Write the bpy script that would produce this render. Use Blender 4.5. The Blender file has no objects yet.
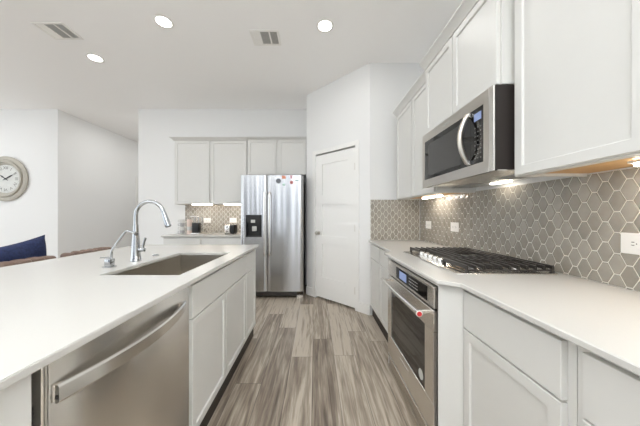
import bpy, bmesh, math, random
from mathutils import Matrix, Vector
random.seed(7)
S = bpy.context.scene
COL = S.collection

# ------------------------------------------------------------------ camera
EYE = 1.215
cam_d = bpy.data.cameras.new('camera')
cam_d.sensor_width = 36.0
cam_d.lens = 36.0 * 240.0 / 640.0
cam_d.shift_x = 5.0 / 640.0
cam_d.shift_y = 2.3 / 640.0
cam_d.clip_start = 0.03
cam = bpy.data.objects.new('camera', cam_d)
cam.location = (0, 0, EYE)
cam.rotation_euler = (math.pi / 2, 0, 0)
COL.objects.link(cam)
S.camera = cam

# ------------------------------------------------------------------ world, lights, exposure
world = bpy.data.worlds.new('world'); S.world = world
world.use_nodes = True
bg = world.node_tree.nodes['Background']
bg.inputs[0].default_value = (0.89, 0.95, 1.0, 1)
bg.inputs[1].default_value = 1.7
S.view_settings.view_transform = 'Standard'
S.view_settings.look = 'None'
S.view_settings.gamma = 1.0
S.view_settings.use_curve_mapping = False
S.view_settings.exposure = 0.5
try:
    S.cycles.use_denoising = True
    S.cycles.max_bounces = 12
    S.cycles.diffuse_bounces = 8
    S.cycles.sample_clamp_indirect = 6.0
except Exception:
    pass

def area_light(name, loc, rot, sx, sy, power, color=(1, 1, 1)):
    d = bpy.data.lights.new(name, 'AREA')
    d.shape = 'RECTANGLE'; d.size = sx; d.size_y = sy
    d.energy = power; d.color = color
    o = bpy.data.objects.new(name, d)
    o.location = loc; o.rotation_euler = rot
    COL.objects.link(o)
    return o

DOWNLIGHT_POWER = 2.6
# added fill spot aimed up, bouncing off the ceiling behind the camera
fl = bpy.data.lights.new('fill_spot_up', 'SPOT')
fl.energy = 650.0; fl.spot_size = math.radians(150); fl.spot_blend = 1.0; fl.shadow_soft_size = 0.12; fl.color = (0.90, 0.955, 1.0)
flo = bpy.data.objects.new('fill_spot_up', fl); flo.location = (0.0, -0.9, 1.15)
flo.rotation_euler = (math.pi + math.radians(28), 0, 0); COL.objects.link(flo)

fl2 = fl.copy(); fl2.energy = 420.0  # second added fill spot, on the living room side
flo2 = bpy.data.objects.new('fill_spot_up_living', fl2); flo2.location = (-3.4, -0.9, 0.8); flo2.rotation_euler = (math.pi + math.radians(25), 0, 0); COL.objects.link(flo2)

# ------------------------------------------------------------------ material helpers
def nodes_of(m):
    m.use_nodes = True
    return m.node_tree.nodes, m.node_tree.links, m.node_tree.nodes['Principled BSDF']

def lin(c):
    return tuple(((x / 255.0) / 12.92 if x / 255.0 <= 0.04045 else ((x / 255.0 + 0.055) / 1.055) ** 2.4) for x in c) + (1.0,)

def mat(name, rgb, rough=0.5, metal=0.0, noise=0.03, scale=30.0, bump=0.0, stretch=(1, 1, 1), spec=0.5,
        emit=None, estr=0.0, aniso=0.0, rough_var=0.0, coat=0.0):
    m = bpy.data.materials.new(name)
    N, L, B = nodes_of(m)
    c = lin(rgb)
    tc = N.new('ShaderNodeTexCoord'); mp = N.new('ShaderNodeMapping'); mp.inputs['Scale'].default_value = stretch
    L.new(tc.outputs['Object'], mp.inputs['Vector'])
    nz = N.new('ShaderNodeTexNoise'); nz.inputs['Scale'].default_value = scale; nz.inputs['Detail'].default_value = 4
    L.new(mp.outputs['Vector'], nz.inputs['Vector'])
    mx = N.new('ShaderNodeMix'); mx.data_type = 'RGBA'
    mx.inputs['A'].default_value = tuple(max(0, v * (1 - noise)) for v in c[:3]) + (1,)
    mx.inputs['B'].default_value = tuple(min(1, v * (1 + noise)) for v in c[:3]) + (1,)
    L.new(nz.outputs['Fac'], mx.inputs['Factor'])
    L.new(mx.outputs['Result'], B.inputs['Base Color'])
    B.inputs['Roughness'].default_value = rough
    B.inputs['Metallic'].default_value = metal
    B.inputs['Specular IOR Level'].default_value = spec
    if rough_var:
        mr = N.new('ShaderNodeMapRange')
        mr.inputs['To Min'].default_value = max(0.02, rough - rough_var); mr.inputs['To Max'].default_value = rough + rough_var
        L.new(nz.outputs['Fac'], mr.inputs['Value']); L.new(mr.outputs['Result'], B.inputs['Roughness'])
    if bump:
        bp = N.new('ShaderNodeBump'); bp.inputs['Strength'].default_value = bump; bp.inputs['Distance'].default_value = 0.002
        L.new(nz.outputs['Fac'], bp.inputs['Height']); L.new(bp.outputs['Normal'], B.inputs['Normal'])
    if aniso:
        B.inputs['Anisotropic'].default_value = aniso; B.inputs['Anisotropic Rotation'].default_value = 0.25
        tg = N.new('ShaderNodeTangent'); tg.direction_type = 'RADIAL'; tg.axis = 'Z'
        L.new(tg.outputs['Tangent'], B.inputs['Tangent'])
    if coat:
        B.inputs['Coat Weight'].default_value = coat; B.inputs['Coat Roughness'].default_value = 0.05
    if emit:
        B.inputs['Emission Color'].default_value = lin(emit)
        B.inputs['Emission Strength'].default_value = estr
    return m

M = {}
M['wall'] = mat('wall_paint', (232, 232, 231), 0.75, noise=0.01, scale=180, bump=0.05)
M['ceiling'] = mat('ceiling_paint', (250, 249, 248), 0.85, noise=0.01, scale=180, bump=0.05)
M['trim'] = mat('trim_paint', (236, 235, 232), 0.45, noise=0.01)
M['cab'] = mat('cabinet_paint', (214, 213, 209), 0.38, noise=0.012, scale=12)
M['cab_in'] = mat('cabinet_shadow_gap', (92, 88, 82), 0.7)
M['plinth'] = mat('shaded_toe_board', (150, 139, 126), 0.5, noise=0.12, scale=6, stretch=(20, 1, 20))  # tan stands for shade and reflection on the toe board
M['streak_slate'] = mat('slate_streak_paint', (82, 92, 108), 0.7, noise=0.02)  # made-up slate colour giving the fridge something to reflect
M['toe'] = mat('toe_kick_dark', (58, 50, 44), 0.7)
M['quartz'] = mat('white_quartz', (200, 198, 193), 0.22, noise=0.02, scale=220, spec=0.5)
M['steel'] = mat('brushed_steel', (230, 226, 220), 0.27, 1.0, noise=0.03, scale=8, stretch=(0.5, 0.5, 60), aniso=0.75)
M['steel_mw'] = mat('dark_brushed_steel', (206, 201, 194), 0.3, 1.0, noise=0.03, scale=8, stretch=(0.5, 0.5, 60), aniso=0.75)
M['steel_v'] = mat('brushed_steel_fridge', (200, 201, 203), 0.2, 1.0, noise=0.03, scale=8, stretch=(0.5, 0.5, 60), aniso=0.95)
M['steel_sink'] = mat('satin_sink_steel', (200, 194, 184), 0.3, 1.0, noise=0.05, scale=60, stretch=(1, 10, 1))
M['steel_light'] = mat('polished_steel', (232, 230, 226), 0.22, 1.0, noise=0.02)
M['chrome'] = mat('chrome', (186, 188, 190), 0.07, 1.0, noise=0.01)
M['nickel'] = mat('satin_nickel', (196, 190, 180), 0.28, 1.0, noise=0.02)
M['iron'] = mat('cast_iron', (62, 58, 55), 0.28, 0.15, noise=0.1, scale=120, bump=0.2)
M['glass'] = mat('black_glass', (20, 18, 17), 0.04, 0.0, noise=0.02, spec=0.55)
M['black'] = mat('black_plastic', (22, 21, 21), 0.4, noise=0.05)
M['dark'] = mat('dark_cavity', (34, 26, 22), 0.6, noise=0.08)
M['oven_body'] = mat('dark_steel_case', (66, 58, 52), 0.4, 0.6, noise=0.08)
M['red'] = mat('red_enamel', (192, 52, 54), 0.25, noise=0.02)
M['white_plastic'] = mat('white_plastic', (240, 238, 234), 0.35, noise=0.01)
M['slot'] = mat('outlet_slot', (70, 66, 62), 0.5)
M['maple'] = mat('maple_underside', (212, 168, 112), 0.5, noise=0.14, scale=7, stretch=(9, 0.8, 9))
M['vent_dark'] = mat('vent_slot', (158, 157, 155), 0.6, noise=0.02)
M['leather'] = mat('brown_leather', (122, 100, 88), 0.45, noise=0.12, scale=90, bump=0.35)
M['navy'] = mat('navy_velvet', (38, 49, 86), 0.85, noise=0.75, scale=55, bump=0.6)
M['clock_frame'] = mat('weathered_silver', (176, 171, 160), 0.42, 0.15, noise=0.12, scale=22, bump=0.2)
M['clock_face'] = mat('cream_dial', (210, 211, 207), 0.5, noise=0.16, scale=18)
M['clock_ink'] = mat('dial_ink', (112, 110, 104), 0.6)
M['ink'] = mat('black_ink', (30, 30, 30), 0.5)
M['mug'] = mat('white_ceramic', (214, 213, 210), 0.25, noise=0.25, scale=70)
M['mug_pink'] = mat('blush_ceramic', (226, 208, 198), 0.3, noise=0.08)
M['mug_grey'] = mat('patterned_grey_glaze', (168, 168, 168), 0.3, noise=0.5, scale=90)
M['screen'] = mat('lit_display', (100, 110, 135), 0.3, emit=(140, 158, 205), estr=0.4)
M['lamp'] = mat('lamp_lens', (255, 255, 255), 0.5, emit=(255, 250, 240), estr=14.0)
M['bar'] = mat('led_bar_diffuser', (255, 255, 255), 0.5, emit=(255, 249, 238), estr=20.0)
M['task_lens'] = mat('task_lamp_lens', (255, 250, 240), 0.5, emit=(255, 246, 230), estr=9.0)
M['salmon'] = mat('salmon_magnet', (224, 150, 120), 0.5)
M['coral'] = mat('coral_magnet', (196, 124, 120), 0.5)
M['pink'] = mat('pink_magnet', (226, 178, 186), 0.5)
M['mint'] = mat('mint_magnet', (196, 222, 214), 0.5)
M['grey_magnet'] = mat('grey_magnet', (108, 112, 118), 0.4, noise=0.2)
M['key_grey'] = mat('dim_keypad', (112, 112, 110), 0.5)
M['mesh'] = mat('window_mesh', (64, 63, 62), 0.25, noise=0.05)
M['legend'] = mat('keypad_legend', (190, 190, 186), 0.5)

def tile_material():
    m = bpy.data.materials.new('glazed_taupe_tile'); N, L, B = nodes_of(m)
    geo = N.new('ShaderNodeNewGeometry')
    tc = N.new('ShaderNodeTexCoord'); nz = N.new('ShaderNodeTexNoise'); nz.inputs['Scale'].default_value = 26; nz.inputs['Detail'].default_value = 3
    L.new(tc.outputs['Object'], nz.inputs['Vector'])
    add = N.new('ShaderNodeMath'); add.operation = 'ADD'
    h = N.new('ShaderNodeMath'); h.operation = 'MULTIPLY'; h.inputs[1].default_value = 0.55
    L.new(geo.outputs['Random Per Island'], h.inputs[0]); L.new(h.outputs[0], add.inputs[0])
    k = N.new('ShaderNodeMath'); k.operation = 'MULTIPLY'; k.inputs[1].default_value = 0.6
    L.new(nz.outputs['Fac'], k.inputs[0]); L.new(k.outputs[0], add.inputs[1])
    r = N.new('ShaderNodeValToRGB')
    r.color_ramp.elements[0].position = 0.1; r.color_ramp.elements[0].color = lin((140, 134, 124))
    r.color_ramp.elements[1].position = 0.95; r.color_ramp.elements[1].color = lin((168, 162, 152))
    L.new(add.outputs[0], r.inputs['Fac']); L.new(r.outputs['Color'], B.inputs['Base Color'])
    B.inputs['Roughness'].default_value = 0.16
    bp = N.new('ShaderNodeBump'); bp.inputs['Strength'].default_value = 0.25; bp.inputs['Distance'].default_value = 0.004
    L.new(nz.outputs['Fac'], bp.inputs['Height']); L.new(bp.outputs['Normal'], B.inputs['Normal'])
    return m
M['tile'] = tile_material()
M['grout'] = mat('pale_grout', (236, 232, 222), 0.8, noise=0.03)

def floor_material():
    m = bpy.data.materials.new('grey_oak_planks'); N, L, B = nodes_of(m)
    def math_(op, a, b=None, c=None):
        n = N.new('ShaderNodeMath'); n.operation = op
        for i, v in enumerate((a, b, c)):
            if v is None: continue
            if isinstance(v, (int, float)): n.inputs[i].default_value = v
            else: L.new(v, n.inputs[i])
        return n.outputs[0]
    tc = N.new('ShaderNodeTexCoord'); sp = N.new('ShaderNodeSeparateXYZ'); L.new(tc.outputs['Object'], sp.inputs[0])
    W, LEN = 0.184, 1.22
    xs = math_('DIVIDE', math_('ADD', sp.outputs['X'], 0.02 + W * 60), W)
    row = math_('FLOOR', xs)
    wn = N.new('ShaderNodeTexWhiteNoise'); wn.noise_dimensions = '1D'; L.new(row, wn.inputs['W'])
    ys = math_('ADD', math_('DIVIDE', sp.outputs['Y'], LEN), math_('ADD', wn.outputs['Value'], 20.0))
    idx = math_('FLOOR', ys)
    cb = N.new('ShaderNodeCombineXYZ'); L.new(row, cb.inputs[0]); L.new(idx, cb.inputs[1])
    w2 = N.new('ShaderNodeTexWhiteNoise'); w2.noise_dimensions = '2D'; L.new(cb.outputs[0], w2.inputs['Vector'])
    rnd = w2.outputs['Value']
    # grain coordinates, shifted per plank
    g = N.new('ShaderNodeCombineXYZ')
    L.new(math_('MULTIPLY', sp.outputs['X'], 22.0), g.inputs[0]); L.new(math_('MULTIPLY', sp.outputs['Y'], 1.3), g.inputs[1]); L.new(math_('MULTIPLY', rnd, 37.0), g.inputs[2])
    n1 = N.new('ShaderNodeTexNoise'); n1.inputs['Scale'].default_value = 1.0; n1.inputs['Detail'].default_value = 6; n1.inputs['Roughness'].default_value = 0.6; n1.inputs['Distortion'].default_value = 0.9
    L.new(g.outputs[0], n1.inputs['Vector'])
    g2 = N.new('ShaderNodeCombineXYZ')
    L.new(math_('MULTIPLY', sp.outputs['X'], 70.0), g2.inputs[0]); L.new(math_('MULTIPLY', sp.outputs['Y'], 5.0), g2.inputs[1]); L.new(math_('MULTIPLY', rnd, 91.0), g2.inputs[2])
    n2 = N.new('ShaderNodeTexNoise'); n2.inputs['Scale'].default_value = 1.0; n2.inputs['Detail'].default_value = 5
    L.new(g2.outputs[0], n2.inputs['Vector'])
    t = math_('ADD', math_('MULTIPLY', rnd, 0.28), math_('ADD', math_('MULTIPLY', n1.outputs['Fac'], 1.05), math_('MULTIPLY', n2.outputs['Fac'], 0.42)))
    r = N.new('ShaderNodeValToRGB'); cr = r.color_ramp
    cr.elements[0].position = 0.56; cr.elements[0].color = lin((92, 80, 70))
    cr.elements[1].position = 1.0; cr.elements[1].color = lin((188, 177, 162))
    e = cr.elements.new(0.74); e.color = lin((130, 117, 104))
    e = cr.elements.new(0.88); e.color = lin((158, 146, 131))
    L.new(t, r.inputs['Fac'])
    fx = math_('FRACT', xs); fy = math_('FRACT', ys)
    ex = math_('MINIMUM', fx, math_('SUBTRACT', 1.0, fx)); ey = math_('MINIMUM', fy, math_('SUBTRACT', 1.0, fy))
    seam = math_('MINIMUM', math_('MULTIPLY', ex, W), math_('MULTIPLY', ey, LEN))
    sm = N.new('ShaderNodeMapRange'); sm.inputs['From Min'].default_value = 0.0006; sm.inputs['From Max'].default_value = 0.0028
    sm.inputs['To Min'].default_value = 0.4; sm.inputs['To Max'].default_value = 1.0
    L.new(seam, sm.inputs['Value'])
    mx = N.new('ShaderNodeMix'); mx.data_type = 'RGBA'; mx.blend_type = 'MULTIPLY'; mx.inputs['Factor'].default_value = 1.0
    L.new(r.outputs['Color'], mx.inputs['A'])
    cc = N.new('ShaderNodeCombineColor')
    for i in range(3): L.new(sm.outputs['Result'], cc.inputs[i])
    L.new(cc.outputs[0], mx.inputs['B'])
    L.new(mx.outputs['Result'], B.inputs['Base Color'])
    B.inputs['Roughness'].default_value = 0.42
    bp = N.new('ShaderNodeBump'); bp.inputs['Strength'].default_value = 0.15; bp.inputs['Distance'].default_value = 0.002
    L.new(n2.outputs['Fac'], bp.inputs['Height']); L.new(bp.outputs['Normal'], B.inputs['Normal'])
    return m
M['floor'] = floor_material()

# ------------------------------------------------------------------ mesh helpers
def new(): return bmesh.new()

def join(dst, src, mtx=None):
    if mtx is not None: bmesh.ops.transform(src, matrix=mtx, verts=src.verts)
    me = bpy.data.meshes.new('tmp'); src.to_mesh(me); dst.from_mesh(me); src.free(); bpy.data.meshes.remove(me)
    return dst

def box(bm, x0, x1, y0, y1, z0, z1, bev=0.0, seg=1, mtx=None):
    t = new(); bmesh.ops.create_cube(t, size=1.0)
    bmesh.ops.scale(t, vec=(abs(x1 - x0), abs(y1 - y0), abs(z1 - z0)), verts=t.verts)
    bmesh.ops.translate(t, vec=((x0 + x1) / 2, (y0 + y1) / 2, (z0 + z1) / 2), verts=t.verts)
    if bev: bmesh.ops.bevel(t, geom=t.edges[:], offset=bev, segments=seg, affect='EDGES', profile=0.5)
    return join(bm, t, mtx)

def prism(bm, pts, z0, z1, bev=0.0, mtx=None, seg=1):
    t = new()
    vs = [t.verts.new((p[0], p[1], z0)) for p in pts]
    f = t.faces.new(vs)
    r = bmesh.ops.extrude_face_region(t, geom=[f])
    bmesh.ops.translate(t, vec=(0, 0, z1 - z0), verts=[v for v in r['geom'] if isinstance(v, bmesh.types.BMVert)])
    bmesh.ops.recalc_face_normals(t, faces=t.faces)
    if bev: bmesh.ops.bevel(t, geom=t.edges[:], offset=bev, segments=seg, affect='EDGES', profile=0.5)
    return join(bm, t, mtx)

def cyl(bm, c, r, h, axis='Z', r2=None, seg=32, bev=0.0, mtx=None):
    """cylinder/cone from c along +axis by h"""
    t = new()
    bmesh.ops.create_cone(t, cap_ends=True, segments=seg, radius1=r, radius2=r if r2 is None else r2, depth=h)
    bmesh.ops.translate(t, vec=(0, 0, h / 2), verts=t.verts)
    if bev:
        ed = [e for e in t.edges if any(len(f.verts) > 4 for f in e.link_faces)]
        bmesh.ops.bevel(t, geom=ed, offset=bev, segments=2, affect='EDGES', profile=0.5)
    A = {'Z': Matrix.Identity(4), 'X': Matrix.Rotation(math.pi / 2, 4, 'Y'), 'Y': Matrix.Rotation(-math.pi / 2, 4, 'X'),
         '-X': Matrix.Rotation(-math.pi / 2, 4, 'Y'), '-Y': Matrix.Rotation(math.pi / 2, 4, 'X'), '-Z': Matrix.Rotation(math.pi, 4, 'X')}[axis]
    m = Matrix.Translation(Vector(c)) @ A
    if mtx is not None: m = mtx @ m
    return join(bm, t, m)

def lathe(bm, prof, seg=40, mtx=None):
    t = new(); rings = []
    for r, z in prof:
        if r < 1e-6: rings.append([t.verts.new((0, 0, z))])
        else: rings.append([t.verts.new((r * math.cos(2 * math.pi * i / seg), r * math.sin(2 * math.pi * i / seg), z)) for i in range(seg)])
    for a, b in zip(rings, rings[1:]):
        for i in range(seg):
            j = (i + 1) % seg
            if len(a) == 1 and len(b) == 1: continue
            if len(a) == 1: t.faces.new((a[0], b[i], b[j]))
            elif len(b) == 1: t.faces.new((a[i], a[j], b[0]))
            else: t.faces.new((a[i], a[j], b[j], b[i]))
    bmesh.ops.recalc_face_normals(t, faces=t.faces)
    return join(bm, t, mtx)

def smooth_path(pts, n=8):
    P = [Vector(p) for p in pts]; out = []
    for i in range(len(P) - 1):
        p0 = P[max(i - 1, 0)]; p1 = P[i]; p2 = P[i + 1]; p3 = P[min(i + 2, len(P) - 1)]
        for k in range(n):
            t = k / n
            out.append(0.5 * ((2 * p1) + (p2 - p0) * t + (2 * p0 - 5 * p1 + 4 * p2 - p3) * t * t + (3 * p1 - p0 - 3 * p2 + p3) * t ** 3))
    out.append(P[-1]); return out

def tube(bm, pts, rad, seg=12, flat=1.0, up=(0, 0, 1)):
    """tube through pts, rad a number or a list; flat scales the section across"""
    t = new(); P = [Vector(p) for p in pts]; n = len(P)
    R = rad if isinstance(rad, (list, tuple)) else [rad] * n
    rings = []; last = None
    for i in range(n):
        d = (P[min(i + 1, n - 1)] - P[max(i - 1, 0)]).normalized()
        a = Vector(up) if last is None else last
        a = (a - d * a.dot(d))
        if a.length < 1e-4: a = Vector((1, 0.01, 0)) - d * Vector((1, 0.01, 0)).dot(d)
        a.normalize(); last = a; b = d.cross(a)
        rings.append([t.verts.new(P[i] + R[i] * (a * math.cos(2 * math.pi * k / seg) + b * flat * math.sin(2 * math.pi * k / seg))) for k in range(seg)])
    for q, w in zip(rings, rings[1:]):
        for k in range(seg): t.faces.new((q[k], q[(k + 1) % seg], w[(k + 1) % seg], w[k]))
    t.faces.new(rings[0][::-1]); t.faces.new(rings[-1])
    bmesh.ops.recalc_face_normals(t, faces=t.faces)
    return join(bm, t)

def frame(n, p):
    """matrix of a face: local x runs along it, y is up, z points out along n"""
    n = Vector(n).normalized(); v = Vector((0, 0, 1)); u = v.cross(n)
    m = Matrix((u, v, n)).transposed().to_4x4(); m.translation = Vector(p); return m

def shaker(bm, u0, u1, v0, v1, t=0.019, stile=0.057, depth=0.009, mtx=None, flat=False):
    b = new(); box(b, u0, u1, v0, v1, 0, t)
    if not flat:
        b.faces.ensure_lookup_table()
        f = max(b.faces, key=lambda q: q.calc_center_median().z)
        bmesh.ops.inset_region(b, faces=[f], thickness=stile)
        r = bmesh.ops.extrude_face_region(b, geom=[f]); f2 = [q for q in r['geom'] if isinstance(q, bmesh.types.BMFace)]
        bmesh.ops.delete(b, geom=[f], context='FACES') if f.is_valid else None
        vs = list({v for q in f2 for v in q.verts})
        bmesh.ops.translate(b, vec=(0, 0, -depth), verts=vs)
        c = sum((v.co for v in vs), Vector()) / len(vs)
        for v in vs:
            v.co.x += 0.002 * (1 if v.co.x < c.x else -1); v.co.y += 0.002 * (1 if v.co.y < c.y else -1)
    ed = [e for e in b.edges if abs(e.verts[0].co.z - t) < 1e-6 and abs(e.verts[1].co.z - t) < 1e-6 and len(e.link_faces) == 2 and e.calc_face_angle(0) > 0.5]
    bmesh.ops.bevel(b, geom=ed, offset=0.0018, segments=1, affect='EDGES')
    bmesh.ops.recalc_face_normals(b, faces=b.faces)
    return join(bm, b, mtx)

BASE = {}
def props(o, label=None, cat=None, group=None, kind=None):
    if label: o['label'] = label
    if cat: o['category'] = cat
    if group: o['group'] = group
    if kind: o['kind'] = kind
    return o

def thing(name, label, cat, loc=(0, 0, 0), group=None):
    o = bpy.data.objects.new(name, None); COL.objects.link(o); o.location = loc; o.empty_display_size = 0.1
    BASE[o.name] = Vector(loc)
    return props(o, label, cat, group)

def obj(name, bm, material, parent=None, label=None, cat=None, group=None, kind=None, smooth=True, angle=35):
    me = bpy.data.meshes.new(name)
    if parent is not None: base = BASE[parent.name]
    else:
        lo = [min(v.co[i] for v in bm.verts) for i in range(3)]; hi = [max(v.co[i] for v in bm.verts) for i in range(3)]
        base = Vector(((lo[0] + hi[0]) / 2, (lo[1] + hi[1]) / 2, lo[2])) if kind != 'structure' else Vector((0, 0, 0))
    bmesh.ops.translate(bm, vec=-base, verts=bm.verts)
    if smooth:
        for f in bm.faces: f.smooth = True
        for e in bm.edges:
            if len(e.link_faces) == 2 and e.calc_face_angle(0) > math.radians(angle): e.smooth = False
    bm.to_mesh(me); bm.free()
    me.materials.append(M[material] if isinstance(material, str) else material)
    o = bpy.data.objects.new(name, me); COL.objects.link(o)
    if parent is not None: o.parent = parent
    else: o.location = base
    BASE[o.name] = base
    return props(o, label, cat, group, kind)

def text_bm(s, size, mtx, depth=0.0008, align='CENTER'):
    cu = bpy.data.curves.new('lettering', 'FONT'); cu.body = s; cu.size = size; cu.extrude = depth; cu.align_x = align; cu.align_y = 'CENTER'
    o = bpy.data.objects.new('lettering', cu); COL.objects.link(o)
    dg = bpy.context.evaluated_depsgraph_get(); dg.update()
    me = bpy.data.meshes.new_from_object(o.evaluated_get(dg))
    b = new(); b.from_mesh(me); bpy.data.meshes.remove(me); bpy.data.objects.remove(o); bpy.data.curves.remove(cu)
    bmesh.ops.transform(b, matrix=mtx, verts=b.verts)
    return b

def wbox(*a, **k): return box(new(), *a, **k)

# ------------------------------------------------------------------ key dimensions
XW = 1.28          # cooktop wall
YR = 2.92          # short wall returning from the cooktop wall
A = Vector((-0.13, 3.70)); Bp = Vector((0.67, 2.92))   # pantry wall runs A-Bp
YB = 4.20          # fridge wall
CEIL = 3.07
CT, CTU = 0.914, 0.894   # worktop top and underside

# ------------------------------------------------------------------ room shell
obj('floor', wbox(-7.5, XW + 0.12, -5.1, 8.2, -0.1, 0.0), 'floor', kind='structure')
obj('ceiling', wbox(-7.5, XW + 0.12, -5.1, 8.2, CEIL, CEIL + 0.1), 'ceiling', kind='structure')
obj('wall_right', wbox(XW, XW + 0.12, -5.1, 4.32, 0, CEIL), 'wall', kind='structure')
obj('wall_back', wbox(-3.09, XW, YB, YB + 0.12, 0, CEIL), 'wall', kind='structure')
obj('wall_clock', wbox(-7.5, -4.50, YB, YB + 0.12, 0, CEIL), 'wall', kind='structure')
obj('wall_hall', wbox(-4.62, -4.50, YB + 0.12, 8.2, 0, CEIL), 'wall', kind='structure')
obj('wall_hall_inner', wbox(-3.09, -2.97, YB + 0.12, 8.2, 0, CEIL), 'wall', kind='structure')
obj('wall_hall_end', wbox(-4.50, -3.09, 8.08, 8.2, 0, CEIL), 'wall', kind='structure')
q = new()
for wx0, wx1 in ((-7.5, -7.1), (-5.3, -4.3), (-3.9, -3.4), (-3.1, -2.5), (-2.1, -1.75), (-1.45, -0.75), (-0.3, 0.15), (0.95, XW)): box(q, wx0, wx1, -5.1, -4.98, 0, 2.75)
box(q, -7.5, XW, -5.1, -4.98, 2.75, CEIL)
obj('wall_rear', q, 'streak_slate', kind='structure')  # unseen wall, piers spaced to streak the fridge reflection
q = new()
for wy0, wy1 in ((-5.1, -4.6), (-2.4, -1.9), (0.4, 0.9), (3.2, YB + 0.12)): box(q, -7.62, -7.5, wy0, wy1, 0, 2.75)
box(q, -7.62, -7.5, -5.1, YB + 0.12, 2.75, CEIL)
obj('wall_left', q, 'wall', kind='structure')
obj('wall_return', wbox(Bp.x, XW, YR, YR + 0.12, 0, CEIL), 'wall', kind='structure')
obj('wall_fridge_side', wbox(A.x, A.x + 0.1, A.y + 0.1, YB, 0, CEIL), 'wall', kind='structure')

# pantry wall, at an angle, with a door opening
nP = Vector((-(A - Bp).y, (A - Bp).x)); 
AB = (Bp - A); LEN = AB.length; uP = AB.normalized(); nP = Vector((uP.y, -uP.x))     # points into the room
FP = frame((nP.x, nP.y, 0), (A.x, A.y, 0))
if (FP.to_3x3() @ Vector((1, 0, 0))).xy.dot(uP) < 0:
    raise RuntimeError('pantry frame')
D0, D1, DT = 0.198, 0.905, 2.095
w = new()
box(w, 0, D0, 0, CEIL, -0.11, 0, mtx=FP); box(w, D1, LEN, 0, CEIL, -0.11, 0, mtx=FP); box(w, D0, D1, DT + 0.012, CEIL, -0.11, 0, mtx=FP)
obj('wall_pantry', w, 'wall', kind='structure')
obj('wall_pantry_dark_sheet', wbox(D0 - 0.1, D1 + 0.08, 0, DT + 0.1, -0.13, -0.112, mtx=FP), 'dark', kind='structure')  # dark sheet behind the door so its gaps read as shade
dm = new()
def panelled_slab(b, u0, u1, v0, v1, t, z, openings):
    box(b, u0, u1, v0, v1, z - t, z - 0.011, mtx=FP)
    su0, su1 = openings[0][0], openings[0][1]
    box(b, u0, su0, v0, v1, z - 0.011, z, mtx=FP); box(b, su1, u1, v0, v1, z - 0.011, z, mtx=FP)
    ys = [v0] + [q for o in openings for q in (o[2], o[3])] + [v1]
    for i in range(0, len(ys), 2): box(b, su0, su1, ys[i], ys[i + 1], z - 0.011, z, mtx=FP)
panelled_slab(dm, D0 + 0.003, D1 - 0.003, 0.026, DT - 0.006, 0.036, -0.004, [(D0 + 0.125, D1 - 0.125, 0.32, 0.80), (D0 + 0.125, D1 - 0.125, 0.92, 1.37), (D0 + 0.125, D1 - 0.125, 1.50, 1.95)])
door = obj('door_1', dm, 'trim', kind='structure')
props(door, 'white three-panel pantry door with a small knob', None)
k = new(); kz = 0.957
lathe(k, [(0.026, 0), (0.026, 0.006), (0.011, 0.010), (0.011, 0.034), (0.024, 0.040), (0.029, 0.054), (0.023, 0.066), (0, 0.069)], 24, FP @ Matrix.Translation((D0 + 0.062, kz, -0.004)))
obj('door_knob', k, 'nickel', door, label='round satin nickel knob')
for hz in (0.25, 1.05, 1.84):
    h = new(); cyl(h, (D1 - 0.004, hz - 0.045, 0.004), 0.006, 0.09, 'Y', seg=10, mtx=FP); obj('hinge', h, 'nickel', door)
c = new(); CW = 0.058
box(c, D0 - CW, D0, 0, DT + 0.012 + CW, 0, 0.013, 0.003, mtx=FP); box(c, D1, D1 + CW, 0, DT + 0.012 + CW, 0, 0.013, 0.003, mtx=FP)
box(c, D0, D1, DT + 0.012, DT + 0.012 + CW, 0, 0.013, 0.003, mtx=FP)
obj('trim_1', c, 'trim', kind='structure')

def baseboard(name, bm): return obj(name, bm, 'trim', kind='structure')
def bb(bm, u0, u1, F): box(bm, u0, u1, 0, 0.125, 0, 0.014, 0.003, mtx=F)
b = new(); bb(b, 0.0, D0 - CW, FP); bb(b, D1 + CW, LEN + 0.006, FP); baseboard('baseboard_pantry', b)
b = new(); bb(b, -3.09, -2.29, frame((0, -1, 0), (0, YB, 0))); baseboard('baseboard_back', b)
b = new(); bb(b, -7.5, -4.50, frame((0, -1, 0), (0, YB, 0))); baseboard('baseboard_clock', b)
b = new(); bb(b, YB, 6.0, frame((1, 0, 0), (-4.50, 0, 0))); baseboard('baseboard_hall', b)
# hallway door far down the side wall: casing and slab
FH = frame((1, 0, 0), (-4.50, 0, 0))
c = new(); box(c, 6.02, 6.10, 0, 2.17, 0, 0.016, mtx=FH); box(c, 6.10, 7.0, 2.09, 2.17, 0, 0.016, mtx=FH); box(c, 6.92, 7.0, 0, 2.09, 0, 0.016, mtx=FH)
obj('trim_2', c, 'trim', kind='structure')
obj('door_2', wbox(6.105, 6.915, 0.01, 2.085, 0, 0.008, mtx=FH), 'trim', kind='structure')

# ------------------------------------------------------------------ hexagon tile backsplashes
def clip(poly, a, b, c):
    out = []
    for i in range(len(poly)):
        p, q = poly[i], poly[(i + 1) % len(poly)]
        dp, dq = a * p[0] + b * p[1] - c, a * q[0] + b * q[1] - c
        if dp <= 0: out.append(p)
        if (dp < 0 < dq) or (dq < 0 < dp):
            t = dp / (dp - dq); out.append((p[0] + t * (q[0] - p[0]), p[1] + t * (q[1] - p[1])))
    return out

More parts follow.
